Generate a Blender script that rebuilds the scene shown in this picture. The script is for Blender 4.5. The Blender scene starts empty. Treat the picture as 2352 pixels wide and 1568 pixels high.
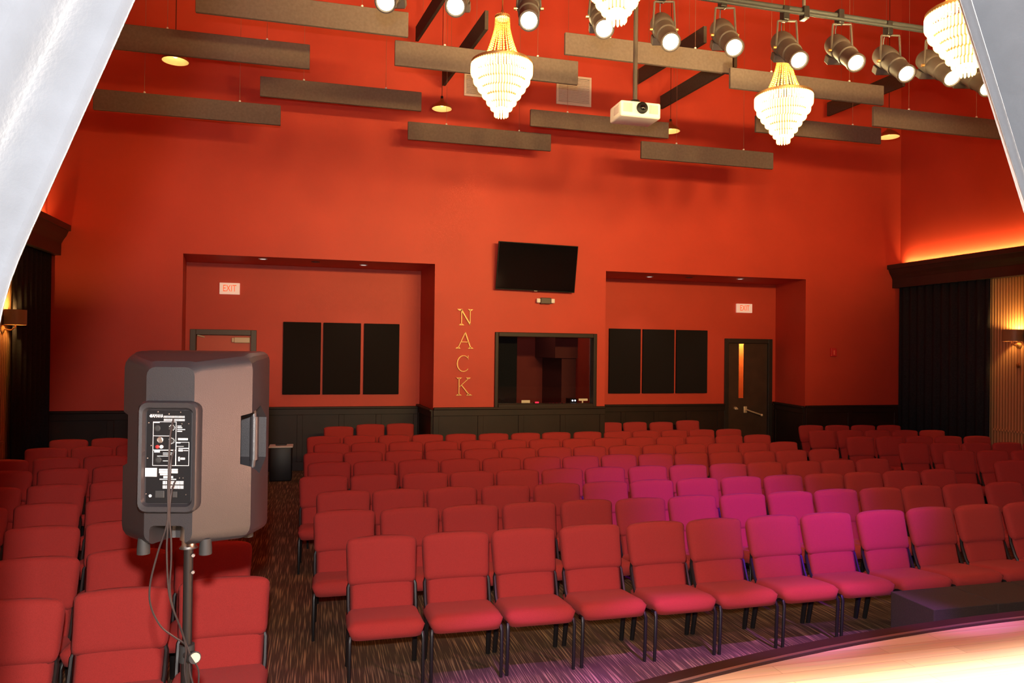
import bpy, bmesh, math, random
from mathutils import Vector, Matrix, Quaternion
random.seed(7)
S = bpy.context.scene
COL = S.collection
PI = math.pi
R = math.radians

# ------------------------------------------------------------------ camera
F, CX, CY = 1700.0, 1176.0, 784.0            # focal length in pixels of a 2352x1568 frame
YAW, PITCH, ROLL, H = R(14.7), R(.65), R(.7), 2.25
fw = Vector((math.sin(YAW)*math.cos(PITCH), math.cos(YAW)*math.cos(PITCH), math.sin(PITCH)))
r0 = Vector((math.cos(YAW), -math.sin(YAW), 0))
u0 = r0.cross(fw)
RV = r0*math.cos(ROLL) + u0*math.sin(ROLL)
UV = u0*math.cos(ROLL) - r0*math.sin(ROLL)
cd = bpy.data.cameras.new('camera')
cd.sensor_width = 36.0
cd.lens = F/2352*36
cd.clip_start = .05
cam = bpy.data.objects.new('camera', cd)
COL.objects.link(cam)
m = Matrix((RV, UV, -fw)).transposed().to_4x4()
m.translation = Vector((0, 0, H))
cam.matrix_world = m
S.camera = cam
P0 = Vector((0, 0, H))

def ray(x, y):
    return fw + RV*((x-CX)/F) - UV*((y-CY)/F)
def atY(x, y, d):
    v = ray(x, y); return P0 + v*(d/v.y)
def atZ(x, y, d):
    v = ray(x, y); return P0 + v*((d-H)/v.z)
def proj(p):
    q = Vector(p)-P0; z = q.dot(fw)
    return (CX+F*q.dot(RV)/z, CY-F*q.dot(UV)/z) if z > .05 else (-9e3, 9e3)

# ------------------------------------------------------------------ world, exposure, large lights
S.view_settings.view_transform = 'Standard'
S.view_settings.look = 'None'
S.view_settings.exposure = 0.0
S.view_settings.gamma = 1.0
S.view_settings.use_curve_mapping = False
S.cycles.use_denoising = True
S.cycles.max_bounces = 6
S.cycles.sample_clamp_indirect = 4
wd = bpy.data.worlds.new('world'); S.world = wd
wd.use_nodes = True
wd.node_tree.nodes['Background'].inputs[0].default_value = (.035, .022, .018, 1)
wd.node_tree.nodes['Background'].inputs[1].default_value = .5

def lamp(name, kind, loc, power, col, target=None, **k):
    d = bpy.data.lights.new(name, kind)
    d.energy = power; d.color = col
    for a, b in k.items(): setattr(d, a, b)
    o = bpy.data.objects.new(name, d); COL.objects.link(o)
    o.location = loc
    if target is not None:
        o.rotation_euler = (Vector(target)-Vector(loc)).to_track_quat('-Z', 'Y').to_euler()
    return o
# the photographer's flash, just above the lens
lamp('camera_flash', 'POINT', (-.02, -.02, 2.5), 1000, (1, .93, .88), shadow_soft_size=.035)
# coloured stage lamps, plus an added wash row and speaker fill, out of view
for k in range(7):      # unseen row added to brighten the back wall with soft warm light
    lamp('wash_fill', 'SPOT', (2.0+.72*k, -1.2, 4.5), 960, (1, .68, .25), (3.3+.25*k, 12.8, 6.3), spot_size=R(67), spot_blend=1.0, shadow_soft_size=.2)
lamp('speaker_fill', 'SPOT', (6.6, -.3, 2.6), 2600, (1, .46, .30), (-.35, 2.95, 1.9), spot_size=R(11), spot_blend=.6, shadow_soft_size=.45)  # unseen spot added to put a warm sheen on the cabinet's angled side
lamp('stage_magenta', 'SPOT', (5.4, -1.0, 5.2), 7800, (.27, .01, 1), (4.2, 6.1, .95), spot_size=R(19.5), spot_blend=1.0, shadow_soft_size=.15)
for x in (1.3, 2.5, 3.7):
    lamp('stage_violet', 'SPOT', (x, 2.5, 4.6), 1500, (.50, .14, 1), (x, 4.1+.08*x, 0), spot_size=R(23), spot_blend=.5, shadow_soft_size=.08)
lamp('stage_pink', 'SPOT', (4.6, -.5, 5.0), 800, (1, .35, .6), (2.8, 1.8, .7), spot_size=R(60), spot_blend=.6, shadow_soft_size=.1)

# ------------------------------------------------------------------ materials
def mat(name, col, rough=.6, metal=0, emit=None, estr=0, spec=.5, sheen=0, var=0, vscale=8, bump=0, bscale=60):
    m = bpy.data.materials.new(name); m.use_nodes = True
    nt = m.node_tree; b = nt.nodes['Principled BSDF']
    b.inputs['Base Color'].default_value = (*col, 1)
    b.inputs['Roughness'].default_value = rough
    b.inputs['Metallic'].default_value = metal
    b.inputs['Specular IOR Level'].default_value = spec
    if sheen:
        b.inputs['Sheen Weight'].default_value = sheen
        b.inputs['Sheen Roughness'].default_value = .5
    if emit:
        b.inputs['Emission Color'].default_value = (*emit, 1)
        b.inputs['Emission Strength'].default_value = estr
    if var or bump:
        tc = nt.nodes.new('ShaderNodeTexCoord')
    if var:
        n = nt.nodes.new('ShaderNodeTexNoise'); n.inputs['Scale'].default_value = vscale
        n.inputs['Detail'].default_value = 4
        r = nt.nodes.new('ShaderNodeValToRGB')
        r.color_ramp.elements[0].position = .3; r.color_ramp.elements[1].position = .7
        r.color_ramp.elements[0].color = (*[c*(1-var) for c in col], 1)
        r.color_ramp.elements[1].color = (*[min(1, c*(1+var)) for c in col], 1)
        nt.links.new(tc.outputs['Object'], n.inputs['Vector'])
        nt.links.new(n.outputs['Fac'], r.inputs['Fac'])
        nt.links.new(r.outputs['Color'], b.inputs['Base Color'])
    if bump:
        n2 = nt.nodes.new('ShaderNodeTexNoise'); n2.inputs['Scale'].default_value = bscale
        bp = nt.nodes.new('ShaderNodeBump'); bp.inputs['Strength'].default_value = bump
        bp.inputs['Distance'].default_value = .01
        nt.links.new(tc.outputs['Object'], n2.inputs['Vector'])
        nt.links.new(n2.outputs['Fac'], bp.inputs['Height'])
        nt.links.new(bp.outputs['Normal'], b.inputs['Normal'])
    return m

def emat(name, col, s):
    m = bpy.data.materials.new(name); m.use_nodes = True
    nt = m.node_tree; nt.nodes.clear()
    e = nt.nodes.new('ShaderNodeEmission'); e.inputs[0].default_value = (*col, 1); e.inputs[1].default_value = s
    o = nt.nodes.new('ShaderNodeOutputMaterial'); nt.links.new(e.outputs[0], o.inputs[0])
    return m

M = {}
M['wall'] = mat('red_paint', (.50, .046, .022), .55, var=.05, vscale=1.5, bump=.12, bscale=90, spec=.35)
M['ceiling'] = mat('dark_red_ceiling', (.30, .028, .016), .8, var=.05)
M['chair'] = mat('red_fabric', (.34, .034, .029), .9, sheen=.04, var=.12, vscale=260, bump=.25, bscale=420, spec=.2)
M['leg'] = mat('dark_metal', (.012, .010, .010), .38, spec=.35)
M['wood'] = mat('dark_stained_wood', (.020, .013, .010), .42, var=.25, vscale=3)
M['wood2'] = mat('dark_panel_wood', (.019, .0074, .0044), .5, spec=.3, var=.25, vscale=3)
M['black'] = mat('black_cloth', (.017, .0168, .0185), .95, spec=.1, var=.2, vscale=40)
M['acoustic'] = mat('black_acoustic_cloth', (.0135, .010, .0098), .95, spec=.1)
M['baffle'] = mat('grey_felt', (.135, .098, .082), .9, spec=.2, var=.1, vscale=30)
M['beam'] = mat('dark_grey_felt', (.07, .052, .042), .9, spec=.2, var=.1, vscale=30)
M['gold'] = mat('brushed_brass', (.50, .29, .12), .5, metal=.85)
M['brass'] = mat('antique_brass', (.42, .24, .09), .4, metal=.9)
M['steel'] = mat('satin_steel', (.55, .52, .5), .35, metal=1)
M['white'] = mat('white_plastic', (.75, .70, .66), .45)
M['plastic'] = mat('black_speaker_plastic', (.018, .0175, .020), .36, bump=.15, bscale=500, spec=.6)
M['panel'] = mat('black_panel', (.006, .006, .007), .5, spec=.2)
M['mark'] = mat('white_print', (.75, .73, .70), .6)
M['screen'] = mat('tv_screen', (.003, .003, .004), .07, spec=.5)
M['tvcase'] = mat('tv_case', (.006, .0055, .0055), .45, spec=.2)
M['grille'] = mat('grille_paint', (.62, .50, .46), .5)
M['grillein'] = mat('grille_mesh', (.24, .19, .175), .6, var=.3, vscale=60)
M['rubber'] = mat('black_rubber', (.015, .015, .015), .7)
M['cable'] = mat('cable_rubber', (.030, .024, .024), .38)
M['wire'] = mat('steel_wire', (.30, .16, .12), .5, metal=.6)
M['lightbody'] = mat('lamp_housing', (.060, .045, .037), .5, spec=.4)
M['velvet'] = mat('dark_grey_velvet', (.0245, .0280, .0335), .9, sheen=.3, var=.10, vscale=16, bump=.12, bscale=120, spec=.25)
M['boxtop'] = mat('brown_black_carpet', (.035, .022, .017), .9, var=.25, vscale=120, bump=.3, bscale=200)
M['bin'] = mat('dark_bin', (.010, .010, .012), .5)
M['liner'] = mat('bin_liner', (.6, .56, .54), .5)
M['doorred'] = mat('red_door', (.55, .075, .03), .5)
M['doorframe'] = mat('brown_grey_frame', (.075, .052, .042), .5)
M['tan'] = mat('tan_metal', (.62, .46, .30), .4)
M['corridor'] = mat('orange_paint', (.62, .16, .045), .6)
M['redplastic'] = mat('red_plastic', (.55, .02, .02), .4)
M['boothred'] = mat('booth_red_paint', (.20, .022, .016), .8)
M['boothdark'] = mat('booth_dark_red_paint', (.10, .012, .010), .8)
M['lensglow'] = emat('lamp_lens', (1, .83, .50), 14)
M['bulb'] = emat('bulb', (1, .78, .42), 40)
M['pendglow'] = emat('pendant_bulb', (1, .70, .30), 4)
M['downglow'] = emat('downlight_lens', (1, .82, .72), 1.2)
M['ledred'] = emat('red_led', (1, .02, .05), 3)
M['ledwhite'] = emat('white_led', (.75, .78, 1), 3)
M['ledblue'] = emat('blue_led', (.15, .12, 1), 2)
M['lampwarm'] = emat('small_warm_lamp', (1, .55, .2), .8)
M['cove'] = emat('cove_strip', (1, .72, .26), 8)
M['exit'] = mat('exit_panel', (.80, .66, .62), .4, emit=(1, .55, .45), estr=.35)
M['exitred'] = mat('exit_letters', (.75, .05, .01), .4, emit=(1, .12, .02), estr=.7)
M['strobe'] = mat('red_lens', (.75, .12, .08), .3)
M['doorgold'] = mat('flash_lit_door_hardware', (.85, .62, .38), .42, metal=.55)  # flash reflection on the door hardware put into a paler base colour
M['cream'] = mat('cream_enamel', (.70, .52, .30), .5)
M['doorwood'] = mat('brown_door_veneer', (.046, .021, .011), .45, var=.2, vscale=4)
M['shade'] = mat('sconce_shade', (.20, .085, .04), .5, emit=(1, .35, .08), estr=.02)

def crystal(name, col, s, clear, base):
    m = bpy.data.materials.new(name); m.use_nodes = True
    nt = m.node_tree; b = nt.nodes['Principled BSDF']
    b.inputs['Base Color'].default_value = (*base, 1)
    b.inputs['Roughness'].default_value = .12
    b.inputs['IOR'].default_value = 1.5
    b.inputs['Coat Weight'].default_value = .5
    b.inputs['Emission Color'].default_value = (*col, 1); b.inputs['Emission Strength'].default_value = s
    t = nt.nodes.new('ShaderNodeBsdfTransparent'); mx = nt.nodes.new('ShaderNodeMixShader'); mx.inputs[0].default_value = clear
    o = nt.nodes['Material Output']
    nt.links.new(b.outputs[0], mx.inputs[1]); nt.links.new(t.outputs[0], mx.inputs[2]); nt.links.new(mx.outputs[0], o.inputs[0])
    return m
M['crystal'] = crystal('lit_crystal', (1, .72, .32), 4.6, .72, (1, .80, .45))  # emission stands in for bulb light caught in the crystals
M['bead'] = crystal('crystal_beads', (1, .50, .10), .42, .3, (.55, .30, .06))  # weak emission stands in for bulb light on the strands

def glassmat():
    m = bpy.data.materials.new('window_glass'); m.use_nodes = True
    nt = m.node_tree; nt.nodes.clear()
    t = nt.nodes.new('ShaderNodeBsdfTransparent'); t.inputs[0].default_value = (.85, .85, .85, 1)
    g = nt.nodes.new('ShaderNodeBsdfGlossy'); g.inputs['Roughness'].default_value = .03
    mx = nt.nodes.new('ShaderNodeMixShader'); fr = nt.nodes.new('ShaderNodeFresnel'); fr.inputs[0].default_value = 1.45
    o = nt.nodes.new('ShaderNodeOutputMaterial')
    nt.links.new(fr.outputs[0], mx.inputs[0]); nt.links.new(t.outputs[0], mx.inputs[1]); nt.links.new(g.outputs[0], mx.inputs[2])
    nt.links.new(mx.outputs[0], o.inputs[0])
    return m
M['glass'] = glassmat()

def carpetmat():
    m = bpy.data.materials.new('streaked_carpet'); m.use_nodes = True
    nt = m.node_tree; b = nt.nodes['Principled BSDF']
    b.inputs['Roughness'].default_value = .95; b.inputs['Specular IOR Level'].default_value = .15
    tc = nt.nodes.new('ShaderNodeTexCoord')
    mp = nt.nodes.new('ShaderNodeMapping'); mp.inputs['Scale'].default_value = (115, 2.6, 1)
    n = nt.nodes.new('ShaderNodeTexNoise'); n.inputs['Scale'].default_value = 1; n.inputs['Detail'].default_value = 1
    r = nt.nodes.new('ShaderNodeValToRGB')
    e = r.color_ramp.elements
    e[0].position = .52; e[0].color = (.095, .058, .036, 1)
    e[1].position = .70; e[1].color = (.42, .27, .14, 1)
    n2 = nt.nodes.new('ShaderNodeTexNoise'); n2.inputs['Scale'].default_value = .9
    mx = nt.nodes.new('ShaderNodeMix'); mx.data_type = 'RGBA'; mx.blend_type = 'MULTIPLY'; mx.inputs[0].default_value = .35
    nt.links.new(tc.outputs['Object'], mp.inputs['Vector']); nt.links.new(mp.outputs[0], n.inputs['Vector'])
    nt.links.new(n.outputs['Fac'], r.inputs['Fac']); nt.links.new(tc.outputs['Object'], n2.inputs['Vector'])
    nt.links.new(r.outputs[0], mx.inputs[6]); nt.links.new(n2.outputs['Color'], mx.inputs[7])
    nt.links.new(mx.outputs[2], b.inputs['Base Color'])
    n3 = nt.nodes.new('ShaderNodeTexNoise'); n3.inputs['Scale'].default_value = 300
    bp = nt.nodes.new('ShaderNodeBump'); bp.inputs['Strength'].default_value = .3; bp.inputs['Distance'].default_value = .01
    nt.links.new(tc.outputs['Object'], n3.inputs['Vector']); nt.links.new(n3.outputs['Fac'], bp.inputs['Height'])
    nt.links.new(bp.outputs[0], b.inputs['Normal'])
    return m
M['carpet'] = carpetmat()

def stagewood():
    m = bpy.data.materials.new('stage_boards'); m.use_nodes = True
    nt = m.node_tree; b = nt.nodes['Principled BSDF']; b.inputs['Roughness'].default_value = .38
    tc = nt.nodes.new('ShaderNodeTexCoord')
    br = nt.nodes.new('ShaderNodeTexBrick'); br.inputs['Scale'].default_value = 1
    br.inputs['Brick Width'].default_value = 1.1; br.inputs['Row Height'].default_value = .085
    br.inputs['Mortar Size'].default_value = .0012; br.offset = .37
    br.inputs['Color1'].default_value = (.66, .43, .24, 1); br.inputs['Color2'].default_value = (.52, .31, .16, 1)
    br.inputs['Mortar'].default_value = (.25, .14, .07, 1)
    mp = nt.nodes.new('ShaderNodeMapping'); mp.inputs['Scale'].default_value = (3, 45, 1)
    n = nt.nodes.new('ShaderNodeTexNoise'); n.inputs['Detail'].default_value = 5; n.inputs['Scale'].default_value = 1
    mx = nt.nodes.new('ShaderNodeMix'); mx.data_type = 'RGBA'; mx.blend_type = 'MULTIPLY'; mx.inputs[0].default_value = .4
    nt.links.new(tc.outputs['Object'], br.inputs['Vector']); nt.links.new(tc.outputs['Object'], mp.inputs['Vector'])
    nt.links.new(mp.outputs[0], n.inputs['Vector'])
    nt.links.new(br.outputs['Color'], mx.inputs[6]); nt.links.new(n.outputs['Color'], mx.inputs[7])
    nt.links.new(mx.outputs[2], b.inputs['Base Color'])
    return m
M['stage'] = stagewood()

def slatwood():
    m = bpy.data.materials.new('grooved_wood'); m.use_nodes = True
    nt = m.node_tree; b = nt.nodes['Principled BSDF']; b.inputs['Roughness'].default_value = .45
    tc = nt.nodes.new('ShaderNodeTexCoord')
    w = nt.nodes.new('ShaderNodeTexWave'); w.wave_type = 'BANDS'; w.bands_direction = 'Y'; w.inputs['Scale'].default_value = 5.5
    w.inputs['Distortion'].default_value = 0
    r = nt.nodes.new('ShaderNodeValToRGB'); e = r.color_ramp.elements
    e[0].position = .03; e[0].color = (.16, .075, .03, 1); e[1].position = .25; e[1].color = (.46, .25, .11, 1)
    bp = nt.nodes.new('ShaderNodeBump'); bp.inputs['Strength'].default_value = .5; bp.inputs['Distance'].default_value = .01
    nt.links.new(tc.outputs['Object'], w.inputs['Vector']); nt.links.new(w.outputs['Fac'], r.inputs['Fac'])
    nt.links.new(r.outputs[0], b.inputs['Base Color']); nt.links.new(w.outputs['Fac'], bp.inputs['Height'])
    nt.links.new(bp.outputs[0], b.inputs['Normal'])
    return m
M['slat'] = slatwood()

# ------------------------------------------------------------------ mesh helpers
class MB:
    def __init__(s): s.bm = bmesh.new()
    def box(s, a, b, bev=0, seg=2, mtx=None):
        r = bmesh.ops.create_cube(s.bm, size=1)['verts']
        a, b = Vector(a), Vector(b)
        for v in r:
            v.co = Vector(((a.x+b.x)/2+v.co.x*(b.x-a.x), (a.y+b.y)/2+v.co.y*(b.y-a.y), (a.z+b.z)/2+v.co.z*(b.z-a.z)))
        if bev:
            es = list({e for v in r for e in v.link_edges})
            q = bmesh.ops.bevel(s.bm, geom=es, offset=bev, segments=seg, profile=.5, affect='EDGES', clamp_overlap=True)
            r = list({v for v in q['verts']} | {v for v in r if v.is_valid})
        if mtx is not None:
            for v in r: v.co = mtx @ v.co
        return s
    def tube(s, pts, rad, n=8, cap=True):
        pts = [Vector(p) for p in pts]
        k = len(pts)
        rads = rad if isinstance(rad, (list, tuple)) else [rad]*k
        rings = []
        up = None
        for i, p in enumerate(pts):
            t = (pts[min(i+1, k-1)]-pts[max(i-1, 0)]).normalized()
            if up is None:
                up = Vector((0, 0, 1)) if abs(t.z) < .9 else Vector((0, 1, 0))
            a = t.cross(up)
            if a.length < 1e-4: a = t.cross(Vector((1, 0, 0)))
            a.normalize(); b = a.cross(t).normalized(); up = b
            rings.append([s.bm.verts.new(p+(a*math.cos(2*PI*j/n)+b*math.sin(2*PI*j/n))*rads[i]) for j in range(n)])
        for i in range(k-1):
            for j in range(n):
                s.bm.faces.new((rings[i][j], rings[i][(j+1) % n], rings[i+1][(j+1) % n], rings[i+1][j]))
        if cap:
            s.bm.faces.new(rings[0][::-1]); s.bm.faces.new(rings[-1])
        return s
    def lathe(s, prof, n=24, mtx=None, caps=True):
        rings = []
        for r, z in prof:
            ring = []
            for j in range(n):
                c = Vector((r*math.cos(2*PI*j/n), r*math.sin(2*PI*j/n), z))
                ring.append(s.bm.verts.new(mtx @ c if mtx is not None else c))
            rings.append(ring)
        for i in range(len(rings)-1):
            for j in range(n):
                s.bm.faces.new((rings[i][j], rings[i][(j+1) % n], rings[i+1][(j+1) % n], rings[i+1][j]))
        if caps:
            s.bm.faces.new(rings[0][::-1]); s.bm.faces.new(rings[-1])
        return s
    def prism(s, poly, a, b, axis='z'):
        def mk(p, h):
            if axis == 'z': return Vector((p[0], p[1], h))
            if axis == 'y': return Vector((p[0], h, p[1]))
            return Vector((h, p[0], p[1]))
        lo = [s.bm.verts.new(mk(p, a)) for p in poly]; hi = [s.bm.verts.new(mk(p, b)) for p in poly]
        n = len(poly)
        s.bm.faces.new(lo); s.bm.faces.new(hi)
        for i in range(n): s.bm.faces.new((lo[i], lo[(i+1) % n], hi[(i+1) % n], hi[i]))
        return s
    def ball(s, c, r, sub=1):
        v = bmesh.ops.create_icosphere(s.bm, subdivisions=sub, radius=r)['verts']
        for x in v: x.co += Vector(c)
        return s
    def mesh(s, name, smooth=False):
        bmesh.ops.recalc_face_normals(s.bm, faces=s.bm.faces[:])
        me = bpy.data.meshes.new(name); s.bm.to_mesh(me); s.bm.free()
        if smooth:
            for p in me.polygons: p.use_smooth = True
            try:
                if smooth != 2: me.set_sharp_from_angle(angle=R(40))
            except Exception: pass
        return me
    def obj(s, name, material, parent=None, smooth=False):
        return link(name, s.mesh(name, smooth), material, parent)

def link(name, me, material, parent=None):
    o = bpy.data.objects.new(name, me); COL.objects.link(o)
    if material is not None and not me.materials: me.materials.append(M[material] if isinstance(material, str) else material)
    if parent is not None: o.parent = parent
    return o
def tag(o, label, cat, group=None):
    o['label'] = label; o['category'] = cat
    if group: o['group'] = group
    return o
def thing(name, label, cat, loc=(0, 0, 0), rotz=0, group=None):
    o = bpy.data.objects.new(name, None); COL.objects.link(o)
    o.location = loc; o.rotation_euler = (0, 0, rotz); o.empty_display_size = .1
    return tag(o, label, cat, group)
def struct(o):
    o['kind'] = 'structure'; return o
KIDS = {}
def dup(root, kids, loc, rot, label, group=None):
    r = root.copy(); COL.objects.link(r); r.location = loc; r.rotation_euler = rot
    r['label'] = label
    if group: r['group'] = group
    for ch, sub in kids:
        c = ch.copy(); COL.objects.link(c); c.parent = r
        for g in sub:
            d = g.copy(); COL.objects.link(d); d.parent = c
    return r
def kids_of(root, objs):
    return [(o, [q for q in objs if q.parent == o]) for o in objs if o.parent == root]

ORD = ['first', 'second', 'third', 'fourth', 'fifth', 'sixth', 'seventh', 'eighth', 'ninth', 'tenth', 'eleventh', 'twelfth', 'thirteenth', 'fourteenth', 'fifteenth']

# ------------------------------------------------------------------ room shell
XL, XR, YW, YN = -4.05, 11.67, 12.8, 14.1
TOP, SOF = 10.0, 3.73
struct(MB().box((-6, -4.5, -.2), (13.5, 17, 0)).obj('floor', 'carpet'))
struct(MB().box((-4.3, -4.5, TOP), (12, 15, TOP+.2)).obj('ceiling', 'ceiling'))
wb = MB()
wb.prism([(XL-.2, YW), (-2.107, YW), (-2.286, YN+.2), (XL-.2, YN+.2)], 0, SOF)
wb.prism([(9.411, YW), (XR+.2, YW), (XR+.2, YN+.2), (9.645, YN+.2)], 0, SOF)
wb.box((XL-.2, YW, SOF), (XR+.2, YN+.2, TOP))
# control booth front and sides
wb.box((1.955, YW, 0), (5.14, YW+.15, 1.245)); wb.box((1.955, YW, 2.545), (5.14, YW+.15, SOF))
wb.box((1.955, YW, 1.245), (3.055, YW+.15, 2.545)); wb.box((4.95, YW, 1.245), (5.14, YW+.15, 2.545))
wb.prism([(1.955, YW+.15), (2.1, YW+.15), (2.04, YN+.2), (1.8765, YN+.2)], 0, SOF)
wb.box((5.0, YW+.15, 0), (5.14, YN+.2, SOF))
struct(wb.obj('wall_back', 'wall'))
wn = MB()
DL0, DL1, DZ = -2.10, -1.155, 2.465
DR0, DR1 = 8.46, 9.445
wn.box((-2.4, YN, 0), (DL0, YN+.2, SOF)); wn.box((DL1, YN, 0), (1.95, YN+.2, SOF)); wn.box((DL0, YN, DZ), (DL1, YN+.2, SOF))
struct(wn.obj('wall_back_left_niche', 'wall'))
wn = MB()
wn.box((5.1, YN, 0), (DR0, YN+.2, SOF)); wn.box((DR1, YN, 0), (9.75, YN+.2, SOF)); wn.box((DR0, YN, DZ), (DR1, YN+.2, SOF))
struct(wn.obj('wall_back_right_niche', 'wall'))
struct(MB().box((XR, -4.5, 0), (XR+.2, YW, TOP)).obj('wall_right', 'wall'))
struct(MB().box((XL-.2, -4.5, 0), (XL, YW, TOP)).obj('wall_left', 'wall'))
# booth interior
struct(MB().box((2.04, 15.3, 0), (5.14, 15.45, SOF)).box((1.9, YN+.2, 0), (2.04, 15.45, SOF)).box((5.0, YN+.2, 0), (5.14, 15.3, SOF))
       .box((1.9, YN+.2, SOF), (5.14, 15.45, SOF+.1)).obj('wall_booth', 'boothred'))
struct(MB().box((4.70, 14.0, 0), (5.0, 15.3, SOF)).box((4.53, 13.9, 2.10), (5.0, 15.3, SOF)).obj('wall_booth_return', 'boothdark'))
tag(MB().box((2.2, 13.55, 0), (3.66, 13.62, 3.2), .01).obj('partition_screen', 'black'), 'tall black panel inside the control booth, left end of its window', 'panel')
# rooms seen through the doors
struct(MB().box((7.6, 15.8, 0), (10.4, 15.95, 3)).box((7.45, 14.3, 0), (7.6, 15.95, 3)).box((10.4, 14.3, 0), (10.55, 15.95, 3)).box((7.45, 14.3, 3), (10.55, 15.95, 3.1)).obj('wall_corridor', 'corridor'))
lamp('corridor_lamp', 'POINT', (9.78, 15.56, 2.72), 110, (1, .74, .24), shadow_soft_size=.1)

# wainscot: board, stiles, rails, cap, per stretch of wall
def wainscot(n, pts, stiles, h0, h1, side):
    # pts: two plan points; panels stand proud towards 'side'
    a, b = Vector((*pts[0], 0)), Vector((*pts[1], 0)); L = (b-a).length
    t = (b-a)/L; nrm = Vector((side[0], side[1], 0))
    base = Matrix(((t.x, nrm.x, 0, a.x), (t.y, nrm.y, 0, a.y), (0, 0, 1, 0), (0, 0, 0, 1)))
    q = MB()
    q.box((0, 0, 0), (L, .02, h0-.02), mtx=base)
    q.box((0, .02, h0-.15), (L, .04, h0-.03), .004, 1, mtx=base)
    q.box((0, .02, 0), (L, .04, .16), .004, 1, mtx=base)
    q.box((0, 0, h0-.045), (L, .065, h0), .012, 2, mtx=base)
    for s in stiles:
        q.box((max(0, s-.05), .02, .16), (min(L, s+.05), .038, h0-.15), .004, 1, mtx=base)
    return struct(q.obj('trim_%d' % n, 'wood2'))
wainscot(1, ((XL, YW), (-2.107, YW)), (.05, .94, 1.9), 1.225, 0, (0, -1))
wainscot(2, ((1.955, YW), (5.14, YW)), (.05, .84, 1.58, 2.365, 3.13), 1.235, 0, (0, -1))
wainscot(3, ((9.411, YW), (XR, YW)), (.05, 1.03, 2.15), 1.215, 0, (0, -1))
wainscot(4, ((DL1+.08, YN), (1.89, YN)), (.02, .78, 1.52, 2.2, 2.9), 1.165, 0, (0, -1))
wainscot(18, ((DR1+.085, YN), (9.614, YN)), (), 1.165, 0, (0, -1))
wainscot(19, ((-2.262, YN), (DL0-.085, YN)), (), 1.165, 0, (0, -1))
wainscot(5, ((5.14, YN), (DR0-.08, YN)), (.18, .92, 1.655, 2.39, 3.12), 1.165, 0, (0, -1))
wainscot(6, ((9.411, YW), (9.614, YN)), (.06, 1.25), 1.20, 0, (-.988, .154))
wainscot(7, ((1.955, YW), (1.887, YN)), (.06, 1.25), 1.20, 0, (-1, -.05))
wainscot(8, ((-2.107, YW), (-2.262, YN)), (.06, 1.25), 1.20, 0, (.993, .118))

# grooved wood panelling on both side walls, and its rail
struct(MB().box((XR-.03, -4.5, 0), (XR, 12.79, 3.7)).obj('trim_9', 'slat'))
struct(MB().box((XR-.055, -4.5, .93), (XR-.03, 10.57, .965), .006).box((XR-.05, -4.5, 0), (XR-.03, 10.57, .15)).obj('trim_10', 'slat'))
struct(MB().box((XL, -4.5, 0), (XL+.03, 12.79, 3.7)).obj('trim_11', 'slat'))
struct(MB().box((XL+.03, -4.5, .93), (XL+.055, 11.2, .965), .006).box((XL+.03, -4.5, 0), (XL+.05, 11.2, .15)).obj('trim_12', 'slat'))
# crown shelf with a trough for the cove strip
def crown(n, sgn, x0):
    pr = [(0, 3.62), (.20, 3.62), (.20, 3.80), (.23, 3.86), (.27, 3.92), (.30, 4.0), (.33, 4.0), (.33, 4.09), (.30, 4.09), (.30, 4.03), (.02, 4.03), (0, 4.03)]
    q = MB(); q.prism([(x0+sgn*a, z) for a, z in pr], -4.5, 12.795, 'y')
    struct(q.obj('trim_%d' % n, 'wood'))
crown(13, -1, XR); crown(14, 1, XL)
for sgn, x0, nm, wh in ((-1, XR, 'right', 'above the black curtain on the right wall'), (1, XL, 'left', 'above the black curtain on the left wall')):
    o = MB().box((x0+sgn*.055, -4.4, 4.04), (x0+sgn*.061, 12.74, 4.042)).obj('cove_light', 'cove')
    tag(o, 'orange light strip in the crown shelf ' + wh, 'light strip')
    p = Vector((x0+sgn*.085, 4.2, 4.06))
    lo = lamp('cove_lamp', 'AREA', p, 230, (1, .70, .24), shape='RECTANGLE', size=.012, size_y=16.9, spread=R(110))
    zz = Vector((sgn*.6, 0, -1)).normalized(); yy = Vector((0, 1, 0))
    lo.rotation_euler = Matrix((yy.cross(zz), yy, zz)).transposed().to_euler()

# black side curtains
def pleated(name, x, y0, y1, z0, z1, amp, nf, label, sgn):
    q = MB(); n = nf*8
    rows = []
    for z in (z0, z1):
        rows.append([q.bm.verts.new((x+sgn*(.03+amp*(.5+.5*math.sin(2*PI*nf*i/n)))*(1 if z == z0 else .8), y0+(y1-y0)*i/n, z)) for i in range(n+1)])
    for i in range(n): q.bm.faces.new((rows[0][i], rows[0][i+1], rows[1][i+1], rows[1][i]))
    o = q.obj(name, 'black', None, True)
    md = o.modifiers.new('thick', 'SOLIDIFY'); md.thickness = .012; md.offset = 0
    return tag(o, label, 'curtain')
pleated('side_curtain', XR-.04, 10.58, 12.72, .02, 3.62, .07, 11, 'black pleated curtain on the right side wall by the corner', -1)
pleated('side_curtain', XL+.04, 11.27, 12.72, .02, 3.62, .07, 8, 'black pleated curtain on the left side wall by the corner', 1)

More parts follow.
